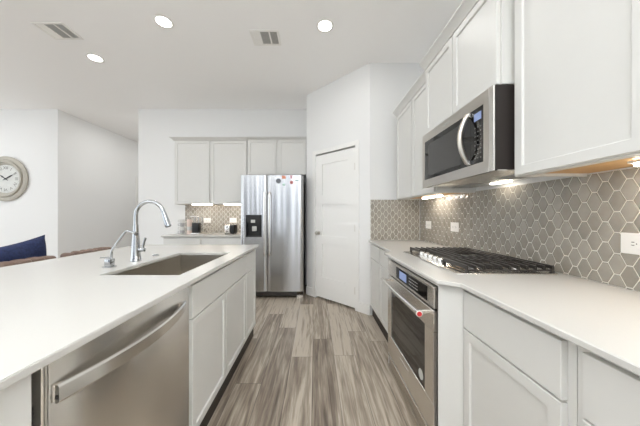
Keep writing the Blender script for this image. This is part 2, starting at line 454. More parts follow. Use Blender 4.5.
def backsplash(name, label, u0, u1, v0, v1, F, u_off=0.0, v_off=0.0):
    root = thing(name, label, 'backsplash', tuple(F @ Vector(((u0 + u1) / 2, v0, 0))))
    obj('grout_bed', wbox(u0, u1, v0, v1, 0.0, 0.004, mtx=F), 'grout', root)
    TW, TH, TE, G = 0.0630, 0.0885, 0.0190, 0.0045
    px = (TW + TE) / 2; py = TH
    b = new()
    i0, i1 = int((u0 - u_off) / px) - 2, int((u1 - u_off) / px) + 2
    j0, j1 = int((v0 - v_off) / py) - 2, int((v1 - v_off) / py) + 2
    sh = 1 - G / TH; sw = (TW - G * 1.25) / TW; se = (TE - G * 0.55) / TE
    for i in range(i0, i1):
        for j in range(j0, j1):
            cx = u_off + i * px; cy = v_off + j * py + (py / 2 if i % 2 else 0)
            hx, hy, ex = TW / 2 * sw, TH / 2 * sh, TE / 2 * se
            def ring(s):
                p = [(cx - hx * s, cy), (cx - ex * s, cy - hy * s), (cx + ex * s, cy - hy * s), (cx + hx * s, cy), (cx + ex * s, cy + hy * s), (cx - ex * s, cy + hy * s)]
                for h in ((1, 0, u1 - 0.001), (-1, 0, -u0 - 0.001), (0, 1, v1 - 0.001), (0, -1, -v0 - 0.001)):
                    p = clip(p, *h)
                    if len(p) < 3: return None
                return p
            p = ring(1.0)
            if not p: continue
            ar = abs(sum(p[q][0] * p[(q + 1) % len(p)][1] - p[(q + 1) % len(p)][0] * p[q][1] for q in range(len(p)))) / 2
            if ar < 3e-5: continue
            mx_ = sum(q[0] for q in p) / len(p); my_ = sum(q[1] for q in p) / len(p)
            lo = [b.verts.new((q[0], q[1], 0.004)) for q in p]
            mid = [b.verts.new((q[0], q[1], 0.0062)) for q in p]
            inn = [b.verts.new((mx_ + (q[0] - mx_) * 0.90, my_ + (q[1] - my_) * 0.93, 0.0074)) for q in p]
            ctr = b.verts.new((mx_ + random.uniform(-.004, .004), my_ + random.uniform(-.006, .006), 0.0092))
            n = len(p)
            for q in range(n):
                r = (q + 1) % n
                b.faces.new((lo[q], lo[r], mid[r], mid[q])); b.faces.new((mid[q], mid[r], inn[r], inn[q])); b.faces.new((inn[q], inn[r], ctr))
    bmesh.ops.transform(b, matrix=F, verts=b.verts)
    obj('hexagon_tiles', b, 'tile', root, smooth=True, angle=9)
    return root

FR = frame((-1, 0, 0), (XW, 0, 0))           # u = -Y
FRET = frame((0, -1, 0), (0, YR, 0))         # u = X
FB = frame((0, -1, 0), (0, YB, 0))
UZ = 1.405
backsplash('tile_backsplash', 'long taupe hexagon tile backsplash behind the gas cooktop', -YR + 0.012, 0.35, CT + 0.001, UZ, FR, u_off=-1.013, v_off=1.098)
backsplash('tile_backsplash', 'short taupe tile backsplash on the return wall beside the pantry', Bp.x + 0.004, XW - 0.012, CT + 0.001, UZ, FRET, v_off=1.10)
backsplash('tile_backsplash', 'taupe tile backsplash behind the mugs and toaster beside the fridge', -2.27, -1.09, CT + 0.001, UZ, FB, v_off=1.10)

# ------------------------------------------------------------------ outlets
def outlet(label, F, u, v, wdt=0.122, hgt=0.084, kind='duplex'):
    t = thing('wall_outlet', label, 'outlet', tuple(F @ Vector((u, v - hgt / 2, 0.009))), 'white outlet plates on the backsplashes')
    obj('cover_plate', wbox(u - wdt / 2, u + wdt / 2, v - hgt / 2, v + hgt / 2, 0.008, 0.0145, 0.002, mtx=F), 'white_plastic', t)
    s = obj('socket_face', wbox(u - 0.034, u + 0.034, v - 0.017, v + 0.017, 0.0145, 0.0165, 0.001, mtx=F), 'white_plastic', t)
    for du in (-0.02, 0.02):
        q = new()
        for dv in (-0.006, 0.006): box(q, u + du - 0.0045, u + du + 0.0045, v + dv - 0.0014, v + dv + 0.0014, 0.0164, 0.017, mtx=F)
        cyl(q, (u + du + 0.011, v, 0.0164), 0.0022, 0.0006, 'Z', seg=10, mtx=F)
        obj('socket_slot', q, 'slot', s)
outlet('white outlet plate at the right end of the hexagon tiles, under the lit bar', FR, -0.934, 1.102)
outlet('white outlet plate on the tiles behind the far end of the cooktop', FR, -2.18, 1.108)
outlet('white outlet plate near the tiled inner corner beside the return wall', FR, -2.685, 1.108)
outlet('white outlet plate above the wire ornament on the back counter', FB, -1.88, 1.125)
outlet('white outlet plate above the toaster beside the fridge', FB, -1.43, 1.128)

# ------------------------------------------------------------------ cabinets
def crown(bm, u0, u1, v0, F, out=0.045, hgt=0.055, back=0.02, ret0=0.0, ret1=0.0):
    pts = [(-back, 0), (0.004, 0), (0.010, 0.012), (out - 0.006, hgt - 0.012), (out, hgt - 0.008), (out, hgt), (-back, hgt)]
    t = new()
    a = [t.verts.new((u0 - (ret0 * max(p[0], 0) / out), v0 + p[1], p[0])) for p in pts]
    c_ = [t.verts.new((u1 + (ret1 * max(p[0], 0) / out), v0 + p[1], p[0])) for p in pts]
    t.faces.new(a[::-1]); t.faces.new(c_)
    for i in range(len(pts)):
        j = (i + 1) % len(pts); t.faces.new((a[i], a[j], c_[j], c_[i]))
    bmesh.ops.recalc_face_normals(t, faces=t.faces)
    return join(bm, t, F)

def upper(name, label, F, u0, u1, z0, z1, depth, doors, group, crown_h=0.055, crown_out=0.045, r0=0.0, r1=0.0, wood=True):
    """F sits at the door-back plane (box front); doors = list of (u0, u1)"""
    t = thing(name, label, 'cabinet', tuple(F @ Vector(((u0 + u1) / 2, z0, -depth / 2))), group)
    b = new()
    box(b, u0, u0 + 0.016, z0, z1, -depth, 0, mtx=F); box(b, u1 - 0.016, u1, z0, z1, -depth, 0, mtx=F)
    box(b, u0 + 0.016, u1 - 0.016, z1 - 0.016, z1, -depth, 0, mtx=F)
    box(b, u0 + 0.016, u1 - 0.016, z0 + 0.03, z1 - 0.016, -0.012, 0, mtx=F)
    box(b, u0 + 0.016, u1 - 0.016, z0, z0 + 0.03, -0.045, 0, mtx=F)
    obj('body', b, 'cab', t)
    if wood: obj('underside_panel', wbox(u0 + 0.017, u1 - 0.017, z0 + 0.014, z0 + 0.026, -depth, -0.046, mtx=F), 'maple', t, label='bare maple underside')
    for d in doors:
        q = new(); shaker(q, d[0], d[1], z0 + 0.004, z1 - 0.004, mtx=F @ Matrix.Translation((0, 0, 0.001))); obj('door', q, 'cab', t)
    q = new(); crown(q, u0, u1, z1 - 0.002, F @ Matrix.Translation((0, 0, 0.02)), crown_out, crown_h, ret0=r0, ret1=r1); obj('crown_molding', q, 'cab', t)
    return t

XU = 0.97; UD = XW - XU - 0.002
FU = frame((-1, 0, 0), (XU, 0, 0))
G_UP = 'white shaker wall cabinets over the cooktop run'
upper('wall_cabinet', 'tall white shaker wall cabinet close above the near worktop, past the microwave', frame((-1, 0, 0), (0.95, 0, 0)), -1.138, -0.216, 1.397, 2.36, XW - 0.95 - 0.002, [(-1.120, -0.666), (-0.656, -0.222)], G_UP)
upper('wall_cabinet', 'white shaker wall cabinet beyond the microwave, ending at the return wall', FU, -2.80, -1.906, 1.395, 2.36, UD, [(-2.786, -2.368), (-2.348, -1.918)], G_UP)
FM = frame((-1, 0, 0), (0.89, 0, 0))
upper('wall_cabinet', 'short white two-door wall cabinet directly above the microwave', FM, -1.902, -1.142, 1.842, 2.36, XW - 0.89 - 0.002, [(-1.893, -1.525), (-1.519, -1.151)], G_UP, wood=False, r0=0.0, r1=0.0)
FF = frame((0, -1, 0), (0, YB - 0.32, 0))
G_UPB = 'pale grey wall cabinets around the fridge'
upper('wall_cabinet', 'pale grey two-door wall cabinet over the coffee counter left of the fridge', FF, -2.27, -1.096, 1.395, 2.415, 0.318, [(-2.258, -1.698), (-1.668, -1.104)], G_UPB, crown_h=0.05, crown_out=0.05, r0=0.05)
upper('wall_cabinet', 'short pale grey two-door wall cabinet above the steel fridge', FF, -1.092, -0.134, 1.865, 2.428, 0.318, [(-1.082, -0.628), (-0.586, -0.142)], G_UPB, crown_h=0.04, crown_out=0.05, wood=False)

def led_bar(label, F, u0, u1, v, w0, w1):
    t = thing('under_cabinet_light', label, 'light', tuple(F @ Vector(((u0 + u1) / 2, v, (w0 + w1) / 2))), 'under-cabinet light bars')
    obj('housing', wbox(u0 - 0.012, u1 + 0.012, v + 0.006, v + 0.014, w0 - 0.004, w1 + 0.004, mtx=F), 'white_plastic', t)
    obj('diffuser', wbox(u0, u1, v - 0.006, v + 0.006, w0, w1, 0.003, mtx=F), 'bar', t)
led_bar('glowing light bar under the near wall cabinet, cut by the frame edge', FU, -0.865, -0.30, 1.397, -0.22, -0.175)
led_bar('glowing light bar under the wall cabinet beyond the microwave', FU, -2.55, -2.22, 1.395, -0.21, -0.17)
led_bar('glowing light bar over the coffee counter, above the mugs', FF, -2.02, -1.70, 1.395, -0.10, -0.06)
led_bar('glowing light bar over the coffee counter, above the toaster beside the fridge', FF, -1.50, -1.12, 1.395, -0.10, -0.06)

def base_cab(name, label, F, u0, u1, depth, parts, group, ztop=CTU - 0.002, toe=0.115, toe_in=0.006):
    """parts: list of (kind, u0, u1, v0, v1, flat)"""
    t = thing(name, label, 'cabinet', tuple(F @ Vector(((u0 + u1) / 2, 0, -depth / 2))), group)
    obj('body', wbox(u0, u1, toe, ztop, -depth, 0, mtx=F), 'cab', t)
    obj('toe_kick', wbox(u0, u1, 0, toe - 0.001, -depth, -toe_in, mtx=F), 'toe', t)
    for k_, a, b_, v0, v1, fl in parts:
        q = new(); shaker(q, a, b_, v0, v1, mtx=F @ Matrix.Translation((0, 0, 0.001)), flat=fl); obj(k_, q, 'cab', t)
    return t

XC = 0.69          # box front of the right run, door faces 20 mm proud
FC = frame((-1, 0, 0), (XC, 0, 0)); CD = XW - XC - 0.002
G_B = 'white base cabinets under the cooktop run'
ZD0, ZD1, ZR0, ZR1 = 0.128, 0.7035, 0.7105, 0.872
base_cab('base_cabinet', 'white drawer-over-door base cabinet just beside the oven, nearer the front', FC, -1.0865, -0.632, CD, [('drawer_front', -1.084, -0.654, ZR0, ZR1, True), ('door', -1.084, -0.654, ZD0, ZD1, False)], G_B)
base_cab('base_cabinet', 'white drawer-over-door base cabinet cut by the lower right frame corner', FC, -0.630, -0.10, CD, [('drawer_front', -0.602, -0.13, ZR0, ZR1, True), ('door', -0.602, -0.13, ZD0, ZD1, False)], G_B)
base_cab('base_cabinet', 'narrow white base cabinet at the far end, against the return wall', FC, -2.915, -2.50, CD, [('drawer_front', -2.905, -2.51, ZR0, ZR1, True), ('door', -2.905, -2.51, ZD0, ZD1, False)], G_B)
base_cab('base_cabinet', 'narrow white base cabinet between the oven and the far end cabinet', FC, -2.498, -2.03, CD, [('drawer_front', -2.488, -2.04, ZR0, ZR1, True), ('door', -2.488, -2.04, ZD0, ZD1, False)], G_B)
# oven housing, stepping forward with angled fillers
OY0, OY1, OX = 1.18, 1.92, 0.585
t = thing('oven_housing', 'white cabinet housing stepping forward around the built-in oven', 'cabinet', (0.95, 1.55, 0))
q = new(); prism(q, [(0.594, OY0 - 0.022), (XC - 0.02, 1.0875), (XW - 0.003, 1.0875), (XW - 0.003, OY0 - 0.022)], 0.0, CTU - 0.002); obj('angled_filler', q, 'cab', t)
q = new(); prism(q, [(0.594, OY1 + 0.022), (XC - 0.02, 2.025), (XW - 0.003, 2.025), (XW - 0.003, OY1 + 0.022)], 0.0, CTU - 0.002); obj('angled_filler', q, 'cab', t)
q = new(); box(q, 0.599, 0.64, OY0 - 0.02, OY1 + 0.02, 0, 0.10); box(q, 0.588, 0.5985, OY0 - 0.02, OY1 + 0.02, 0, 0.022, 0.004, 2); obj('plinth', q, 'plinth', t, label='toe board under the oven, toned for shade')
obj('top_rail', wbox(0.60, 0.70, OY0 - 0.021, OY1 + 0.021, 0.868, CTU - 0.002), 'cab', t)

# ------------------------------------------------------------------ built-in oven
FO = frame((-1, 0, 0), (OX, 0, 0)); o0, o1 = -OY1, -OY0
ov = thing('built_in_oven', 'stainless steel built-in oven under the gas cooktop', 'oven', (0.9, 1.55, 0.10))
obj('case', wbox(o0 + 0.004, o1 + 0.018, 0.103, 0.862, -0.55, -0.024, mtx=FO), 'dark', ov)  # dark and widened to put shade in the near side gap
obj('control_panel', wbox(o0, o1, 0.752, 0.862, -0.022, 0, 0.004, mtx=FO), 'steel', ov)
cp = obj('control_glass', wbox(o0 + 0.20, o1 - 0.075, 0.770, 0.846, 0.0, 0.003, 0.001, mtx=FO), 'glass', ov, label='black glass control strip')
obj('display', wbox(o0 + 0.265, o0 + 0.39, 0.782, 0.834, 0.003, 0.0036, mtx=FO), 'screen', cp)
q = new()
for i in range(6):
    for j in range(3):
        u = o0 + 0.44 + i * 0.022; v = 0.790 + j * 0.018
        box(q, u - 0.005, u + 0.005, v - 0.0025, v + 0.0025, 0.003, 0.0036, mtx=FO)
obj('touch_keys', q, 'legend', cp)
b = new(); wt, wb, wl, wr = 0.637, 0.282, o0 + 0.085, o1 - 0.095
box(b, o0, o1, wt, 0.744, -0.022, 0.002, 0.003, mtx=FO); box(b, o0, o1, 0.128, wb, -0.022, 0.002, 0.003, mtx=FO)
box(b, o0, wl, wb, wt, -0.022, 0.002, mtx=FO); box(b, wr, o1, wb, wt, -0.022, 0.002, mtx=FO)
dr = obj('door', b, 'steel', ov)
obj('window', wbox(wl, wr, wb, wt, -0.018, -0.002, mtx=FO), 'glass', dr, label='dark glass oven window')
h = new(); tube(h, smooth_path([tuple(FO @ Vector((o0 + 0.03, 0.714, 0.055))), tuple(FO @ Vector(((o0 + o1) / 2, 0.714, 0.064))), tuple(FO @ Vector((o1 - 0.045, 0.714, 0.055)))], 8), 0.0125, 14)
hd = obj('handle', h, 'steel_light', dr)
for u in (o0 + 0.055, o1 - 0.07): obj('handle_bracket', wbox(u - 0.010, u + 0.010, 0.705, 0.723, 0.002, 0.052, 0.003, mtx=FO), 'steel', dr)
q = new(); cyl(q, tuple(FO @ Vector((o1 - 0.044, 0.714, 0.055))), 0.016, 0.006, '-Y', seg=28, bev=0.001)
obj('handle_cap', q, 'white_plastic', dr)
q = new(); cyl(q, tuple(FO @ Vector((o1 - 0.0380, 0.714, 0.055))), 0.0125, 0.002, '-Y', seg=28)
obj('medallion', q, 'red', dr, label='red round medallion on the handle end')
obj('badge', wbox(-1.64, -1.50, 0.219, 0.243, 0.002, 0.0045, 0.001, mtx=FO), 'steel_light', dr)
q = new(); cyl(q, (wr - 0.055, 0.335, -0.002), 0.028, 0.0012, 'Z', seg=32, mtx=FO); obj('sticker', q, 'legend', dr, label='round pale sticker on the glass')
obj('lower_trim', wbox(o0, o1, 0.104, 0.122, -0.022, 0.003, 0.002, mtx=FO), 'steel', ov)

# ------------------------------------------------------------------ worktops
q = new()
prism(q, [(0.645, -0.45), (0.645, 1.06), (0.563, 1.115), (0.563, 1.955), (0.645, 2.02), (0.645, YR - 0.012), (XW - 0.0005, YR - 0.012), (XW - 0.0005, -0.45)], CTU, CT, 0.003)
obj('worktop', q, 'quartz', label='white quartz worktop under the gas cooktop, stepping forward above the oven', cat='countertop')
obj('worktop', wbox(-2.29, -1.085, YB - 0.64, YB - 0.001, CTU, CT, 0.003), 'quartz', label='small white quartz worktop beside the fridge, carrying mugs and toaster', cat='countertop')
SX0, SX1, SY0, SY1 = -1.085, -0.685, 1.21, 1.94
IX0, IX1, IY0, IY1 = -1.82, -0.571, -0.45, 2.467
q = new()
ox = [IX0, SX0, SX1, IX1]; oy = [IY0, SY0, SY1, IY1]
t_ = new(); gv = {}
for z in (CTU, CT):
    for i, x in enumerate(ox):
        for j, y in enumerate(oy): gv[(i, j, z)] = t_.verts.new((x, y, z))
for i in range(3):
    for j in range(3):
        if (i, j) == (1, 1): continue
        for z in (CTU, CT): t_.faces.new([gv[(i, j, z)], gv[(i + 1, j, z)], gv[(i + 1, j + 1, z)], gv[(i, j + 1, z)]])
def side(a, b_): t_.faces.new([gv[a + (CTU,)], gv[b_ + (CTU,)], gv[b_ + (CT,)], gv[a + (CT,)]])
for i in range(3): side((i, 0), (i + 1, 0)); side((i, 3), (i + 1, 3)); side((0, i), (0, i + 1)); side((3, i), (3, i + 1))
side((1, 1), (2, 1)); side((1, 2), (2, 2)); side((1, 1), (1, 2)); side((2, 1), (2, 2))
bmesh.ops.recalc_face_normals(t_, faces=t_.faces)
bmesh.ops.dissolve_limit(t_, angle_limit=0.01, verts=t_.verts, edges=t_.edges)
bmesh.ops.bevel(t_, geom=[e for e in t_.edges if e.calc_face_angle(0) > 0.5], offset=0.0025, segments=2, affect='EDGES')
join(q, t_)
obj('island_worktop', q, 'quartz', label='long white quartz island worktop with a cut-out for the steel sink', cat='countertop')

# ------------------------------------------------------------------ island cabinets
FI = frame((1, 0, 0), (-0.616, 0, 0))      # u = Y, door faces at X = -0.596
G_I = 'white base cabinets of the island'
IDP = 0.62
base_cab('base_cabinet', 'wide white two-door sink cabinet in the island', FI, 1.150, 2.078, IDP, [('false_drawer_front', 1.168, 2.076, ZR0, ZR1, True), ('door', 1.168, 1.613, ZD0, ZD1, False), ('door', 1.619, 2.076, ZD0, ZD1, False)], G_I)
base_cab('base_cabinet', 'narrow white drawer-over-door cabinet at the far end of the island', FI, 2.080, 2.425, IDP, [('drawer_front', 2.083, 2.413, ZR0, ZR1, True), ('door', 2.083, 2.413, ZD0, ZD1, False)], G_I)
t = thing('island_end', 'plain white island end panel at the lower left frame corner', 'cabinet panel', (-0.9, 0.1, 0))
obj('face_panel', wbox(-0.5, 0.506, 0.115, CTU - 0.002, -IDP, 0.019, 0.001, mtx=FI), 'cab', t)
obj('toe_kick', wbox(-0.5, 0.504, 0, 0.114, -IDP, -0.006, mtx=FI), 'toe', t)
obj('island_cladding', wbox(-1.50, -1.245, -0.40, 2.425, 0, CTU - 0.002), 'cab', label='white back panel of the island on the leather chair side', cat='cabinet panel')

# dishwasher
dw = thing('dishwasher', 'stainless steel dishwasher built into the island', 'dishwasher', (-0.9, 0.83, 0))
obj('tub', wbox(0.545, 1.140, 0.02, 0.862, -0.58, -0.026, mtx=FI), 'oven_body', dw)
obj('side_gap_dark', wbox(0.5075, 0.5435, 0.05, 0.872, -0.58, -0.085, mtx=FI), 'dark', dw)  # dark block standing for shade in the gap beside the door
obj('door_panel', wbox(0.538, 1.140, 0.115, 0.887, -0.024, 0.019, 0.004, 2, mtx=FI), 'steel', dw)
obj('edge_strip', wbox(0.5305, 0.5372, 0.115, 0.887, -0.03, 0.012, 0.002, mtx=FI), 'steel_light', dw)
h = new(); n_ = 28; ring = []
tt = new()
for i in range(n_ + 1):
    s = i / n_; u = 0.545 + s * (1.085 - 0.545); bow = 0.012 + 0.043 * (1 - (2 * s - 1) ** 2)
    sec = [(0.787, bow - 0.006), (0.787, bow), (0.792, bow + 0.004), (0.824, bow + 0.004), (0.829, bow), (0.829, bow - 0.006)]
    ring.append([tt.verts.new(FI @ Vector((u, v, 0.019 + w_))) for v, w_ in sec])
for a_, b_ in zip(ring, ring[1:]):
    for k_ in range(6): tt.faces.new((a_[k_], a_[(k_ + 1) % 6], b_[(k_ + 1) % 6], b_[k_]))
tt.faces.new(ring[0][::-1]); tt.faces.new(ring[-1]); bmesh.ops.recalc_face_normals(tt, faces=tt.faces); join(h, tt)
hd = obj('handle', h, 'steel_light', dw)
for u in (0.546, 1.066): obj('handle_mount', wbox(u, u + 0.018, 0.789, 0.827, 0.0185, 0.027, 0.002, mtx=FI), 'steel', dw)
obj('badge', wbox(0.5442, 0.5452, 0.797, 0.806, 0.026, 0.033, mtx=FI), 'ink', hd)
q = new(); pts = []
for i in range(0, 30 * 10 + 1):
    a_ = 2 * math.pi * i / 10; pts.append(tuple(FI @ Vector((0.519 + 0.0085 * math.cos(a_), 0.45 + i * 0.0009 * 1.22, -0.035 + 0.0085 * math.sin(a_)))))
tube(q, pts, 0.0022, 6); obj('door_spring', q, 'black', dw, label='black coil spring beside the door')
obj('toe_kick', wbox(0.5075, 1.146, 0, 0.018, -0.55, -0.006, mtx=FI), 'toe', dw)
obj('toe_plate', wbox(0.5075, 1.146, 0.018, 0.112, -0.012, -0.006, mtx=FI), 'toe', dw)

# sink
q = new(); d = 0.215; z0 = CTU - d; th = 0.004
box(q, SX0 - th, SX1 + th, SY0 - th, SY1 + th, z0 - th, z0)
box(q, SX0 - th, SX0, SY0 - th, SY1 + th, z0, CTU - 0.001); box(q, SX1, SX1 + th, SY0 - th, SY1 + th, z0, CTU - 0.001)
box(q, SX0, SX1, SY0 - th, SY0, z0, CTU - 0.001); box(q, SX0, SX1, SY1, SY1 + th, z0, CTU - 0.001)
sk = obj('kitchen_sink', q, 'steel_sink', label='rectangular undermount steel sink set in the island', cat='sink')
q = new(); lathe(q, [(0.0, 0.002), (0.03, 0.002), (0.034, 0.006), (0.055, 0.006), (0.057, 0.0005)], 30, Matrix.Translation(((SX0 + SX1) / 2, (SY0 + SY1) / 2, z0))); obj('drain', q, 'chrome', sk)
# the sink sits inside the cabinet: open the cabinet top for it
def hollow_sink_base():
    o = [x for x in bpy.data.objects if x.name.startswith('body') and x.parent and 'two-door sink cabinet' in x.parent.get('label', '')][0]
    base = BASE[o.name]; b2 = new()
    box(b2, 1.150, 1.166, 0.115, CTU - 0.002, -IDP, 0, mtx=FI); box(b2, 2.062, 2.078, 0.115, CTU - 0.002, -IDP, 0, mtx=FI)
    box(b2, 1.166, 2.062, 0.115, 0.131, -IDP, 0, mtx=FI); box(b2, 1.166, 2.062, 0.131, CTU - 0.002, -IDP, -IDP + 0.012, mtx=FI)
    box(b2, 1.166, 2.062, 0.131, CTU - 0.002, -0.016, 0, mtx=FI)
    bmesh.ops.translate(b2, vec=-base, verts=b2.verts); b2.to_mesh(o.data); b2.free()
hollow_sink_base()

# faucet
fx, fy = -1.18, 1.58
fa = thing('kitchen_faucet', 'chrome gooseneck pull-down faucet behind the sink', 'faucet', (fx, fy, CT))
q = new(); lathe(q, [(0.0, 0), (0.031, 0), (0.031, 0.006), (0.029, 0.010), (0.0265, 0.05), (0.0215, 0.13), (0.0165, 0.20), (0.0145, 0.24), (0.0, 0.241)], 32, Matrix.Translation((fx, fy, CT)))
obj('body', q, 'chrome', fa)
pts = [(fx, fy, CT + 0.235), (fx, fy, CT + 0.285)]
R = 0.092
for i in range(0, 13):
    a_ = math.pi * (1 - i / 12 * 0.88); pts.append((fx + R + R * math.cos(a_), fy, CT + 0.30 + R * math.sin(a_)))
pts.append((fx + 2 * R + 0.005, fy, CT + 0.295 + 0.0))
q = new(); tube(q, smooth_path(pts, 4), 0.0128, 16); obj('spout', q, 'chrome', fa)
q = new(); dv = Vector((0.030, 0, -0.088)).normalized(); p0 = Vector((fx + 2 * R + 0.000, fy, CT + 0.318))
tube(q, [p0, p0 + dv * 0.03, p0 + dv * 0.075, p0 + dv * 0.095], [0.0145, 0.0155, 0.0195, 0.0185], 18); sh = obj('spray_head', q, 'chrome', fa)
q = new(); e_ = p0 + dv * 0.095; tube(q, [e_, e_ + dv * 0.003], 0.015, 18); obj('nozzle', q, 'slot', sh)
q = new(); cyl(q, (fx + 0.018, fy, CT + 0.075), 0.0135, 0.042, 'X', seg=22, bev=0.003)
tube(q, smooth_path([(fx + 0.047, fy, CT + 0.078), (fx + 0.052, fy, CT + 0.115), (fx + 0.064, fy, CT + 0.152)], 4), 0.0068, 12); obj('lever_handle', q, 'chrome', fa)

# filtered water tap
gx, gy = -1.19, 1.39
ft = thing('water_filter_tap', 'small angular chrome filter tap at the near end of the sink', 'tap', (gx, gy, CT))
q = new(); box(q, gx - 0.024, gx + 0.024, gy - 0.024, gy + 0.024, CT, CT + 0.006, 0.002); box(q, gx - 0.017, gx + 0.017, gy - 0.017, gy + 0.017, CT + 0.006, CT + 0.05, 0.003, 2)
obj('body', q, 'chrome', ft)
q = new(); box(q, gx - 0.052, gx + 0.010, gy - 0.008, gy + 0.008, CT + 0.052, CT + 0.059, 0.002); obj('lever', q, 'chrome', ft)
q = new(); tube(q, smooth_path([(gx + 0.012, gy, CT + 0.048), (gx + 0.014, gy, CT + 0.095), (gx + 0.05, gy, CT + 0.15), (gx + 0.088, gy, CT + 0.200), (gx + 0.108, gy, CT + 0.210), (gx + 0.150, gy, CT + 0.196)], 5), 0.0062, 12); sp_ = obj('spout', q, 'chrome', ft)
q = new(); tube(q, [(gx + 0.150, gy, CT + 0.196), (gx + 0.158, gy, CT + 0.188)], 0.0085, 12); obj('outlet_tip', q, 'slot', sp_)
# disposal button
q = new(); lathe(q, [(0.0, 0.0), (0.024, 0.0), (0.024, 0.004), (0.020, 0.007), (0.015, 0.007), (0.014, 0.011), (0, 0.0115)], 28, Matrix.Translation((-1.19, 1.79, CT)))
obj('air_switch_button', q, 'chrome', label='flat round chrome disposal button on the island behind the sink', cat='button')

# ------------------------------------------------------------------ gas cooktop
CX0, CX1, CY0, CY1 = 0.715, 1.225, 1.205, 1.945
ck = thing('gas_cooktop', 'five-burner steel gas cooktop with black cast iron grates', 'cooktop', (0.97, 1.575, CT))
q = new(); box(q, CX0, CX1, CY0, CY1, CT + 0.0005, CT + 0.009, 0.004, 2); obj('tray', q, 'steel_light', ck)
for bx, by, br in ((0.88, 1.33, 0.036), (1.11, 1.33, 0.045), (1.02, 1.60, 0.058), (0.88, 1.85, 0.036), (1.11, 1.85, 0.045)):
    q = new(); lathe(q, [(0, 0.009), (br + 0.014, 0.009), (br + 0.012, 0.014), (br, 0.016), (br, 0.022), (0, 0.022)], 28, Matrix.Translation((bx, by, CT)))
    bo = obj('burner', q, 'steel', ck)
    q = new(); lathe(q, [(0, 0.022), (br + 0.002, 0.022), (br + 0.002, 0.027), (br - 0.004, 0.030), (0, 0.030)], 28, Matrix.Translation((bx, by, CT))); obj('burner_cap', q, 'iron', bo)
def bar(bm, x0, y0, x1, y1, z=0.036, hw=0.0056, hh=0.0095):
    d_ = Vector((x1 - x0, y1 - y0)); L_ = d_.length; a_ = math.atan2(d_.y, d_.x)
    m = Matrix.Translation((x0, y0, CT + z)) @ Matrix.Rotation(a_, 4, 'Z')
    box(bm, 0, L_, -hw, hw, -hh, hh, 0.002, mtx=m)
GX0, GX1 = 0.838, 1.212
GXL = GX0
for gi, (y0, y1) in enumerate(((1.214, 1.440), (1.446, 1.755), (1.761, 1.936))):
    GX0 = 0.765 if gi != 1 else GXL
    g = new(); z = 0.0375
    bar(g, GX0, y0 + 0.006, GX1, y0 + 0.006, 0.022, 0.006, 0.004); bar(g, GX0, y1 - 0.006, GX1, y1 - 0.006, 0.022, 0.006, 0.004)
    bar(g, GX0 + 0.006, y0, GX0 + 0.006, y1, z); bar(g, GX1 - 0.006, y0, GX1 - 0.006, y1, z)
    ym = (y0 + y1) / 2; nb = 10 if gi != 1 else 8
    for k_ in range(1, nb):
        x = GX0 + 0.006 + (GX1 - GX0 - 0.012) * k_ / nb
        if k_ in (3, 4, 7, 8) and gi == 0 or k_ in (3, 4, 5) and gi == 1:
            bar(g, x, y0, x, y0 + 0.080, z); bar(g, x, y1 - 0.080, x, y1, z)
        else: bar(g, x, y0, x, y1, z)
    for y in (y0 + 0.085, y1 - 0.085): bar(g, GX0, y, GX1, y, z - 0.002, 0.004, 0.004)
    for x in [GX0 + 0.006 + (GX1 - GX0 - 0.012) * k_ / nb for k_ in range(nb + 1)]:
        for y in (y0 + 0.006, y1 - 0.006): box(g, x - 0.0056, x + 0.0056, y - 0.006, y + 0.006, CT + 0.024, CT + z, 0.001)
    for x in (GX0 + 0.007, GX1 - 0.007):
        for y in (y0 + 0.006, y1 - 0.006): box(g, x - 0.008, x + 0.008, y - 0.006, y + 0.006, CT + 0.009, CT + 0.019)
    obj('grate', g, 'iron', ck)
for i in range(5):
    ky = 1.475 + 0.0625 * i
    q = new(); lathe(q, [(0, 0.009), (0.026, 0.009), (0.026, 0.013), (0.019, 0.015), (0.0185, 0.034), (0.017, 0.038), (0, 0.038)], 26, Matrix.Translation((0.772, ky, CT)))
    box(q, 0.772 - 0.017, 0.772 + 0.017, ky - 0.004, ky + 0.004, CT + 0.037, CT + 0.042, 0.0015)
    obj('knob', q, 'steel_light', ck)

# ------------------------------------------------------------------ over-the-range microwave
MX = 0.85; FMW = frame((-1, 0, 0), (MX, 0, 0)); m0, m1 = -1.898, -1.140
mz0, mz1 = 1.428, 1.838
mw = thing('microwave', 'stainless over-the-range microwave with black glass door', 'microwave', (1.05, 1.52, mz0))
obj('case', wbox(m0 + 0.003, m1 - 0.003, mz0 + 0.006, mz1, -(XW - MX - 0.003), -0.0065, 0.002, mtx=FMW), 'dark', mw)
gz0, gz1, gu0, gu1 = 1.487, 1.777, -1.858, -1.212
b = new()
box(b, m0, m1 - 0.034, gz1, mz1, -0.006, 0, 0.001, mtx=FMW); box(b, m0, m1 - 0.034, mz0, gz0, -0.006, 0, 0.001, mtx=FMW)
box(b, m0, gu0, gz0, gz1, -0.006, 0, mtx=FMW); box(b, gu1, m1 - 0.034, gz0, gz1, -0.006, 0, mtx=FMW)
df = obj('door_frame', b, 'steel_mw', mw)
obj('edge_trim', wbox(m1 - 0.033, m1, mz0, mz1, -0.006, 0.001, 0.001, mtx=FMW), 'steel_light', mw)
obj('door_glass', wbox(gu0, -1.312, gz0, gz1, -0.006, -0.001, mtx=FMW), 'glass', mw, label='black glass door window')
ct = obj('control_panel', wbox(-1.311, gu1, gz0, gz1, -0.006, -0.001, mtx=FMW), 'glass', mw, label='black control strip with a lit display')
obj('display', wbox(-1.283, -1.228, 1.712, 1.752, -0.001, 0.0, mtx=FMW), 'screen', ct)
q = new()
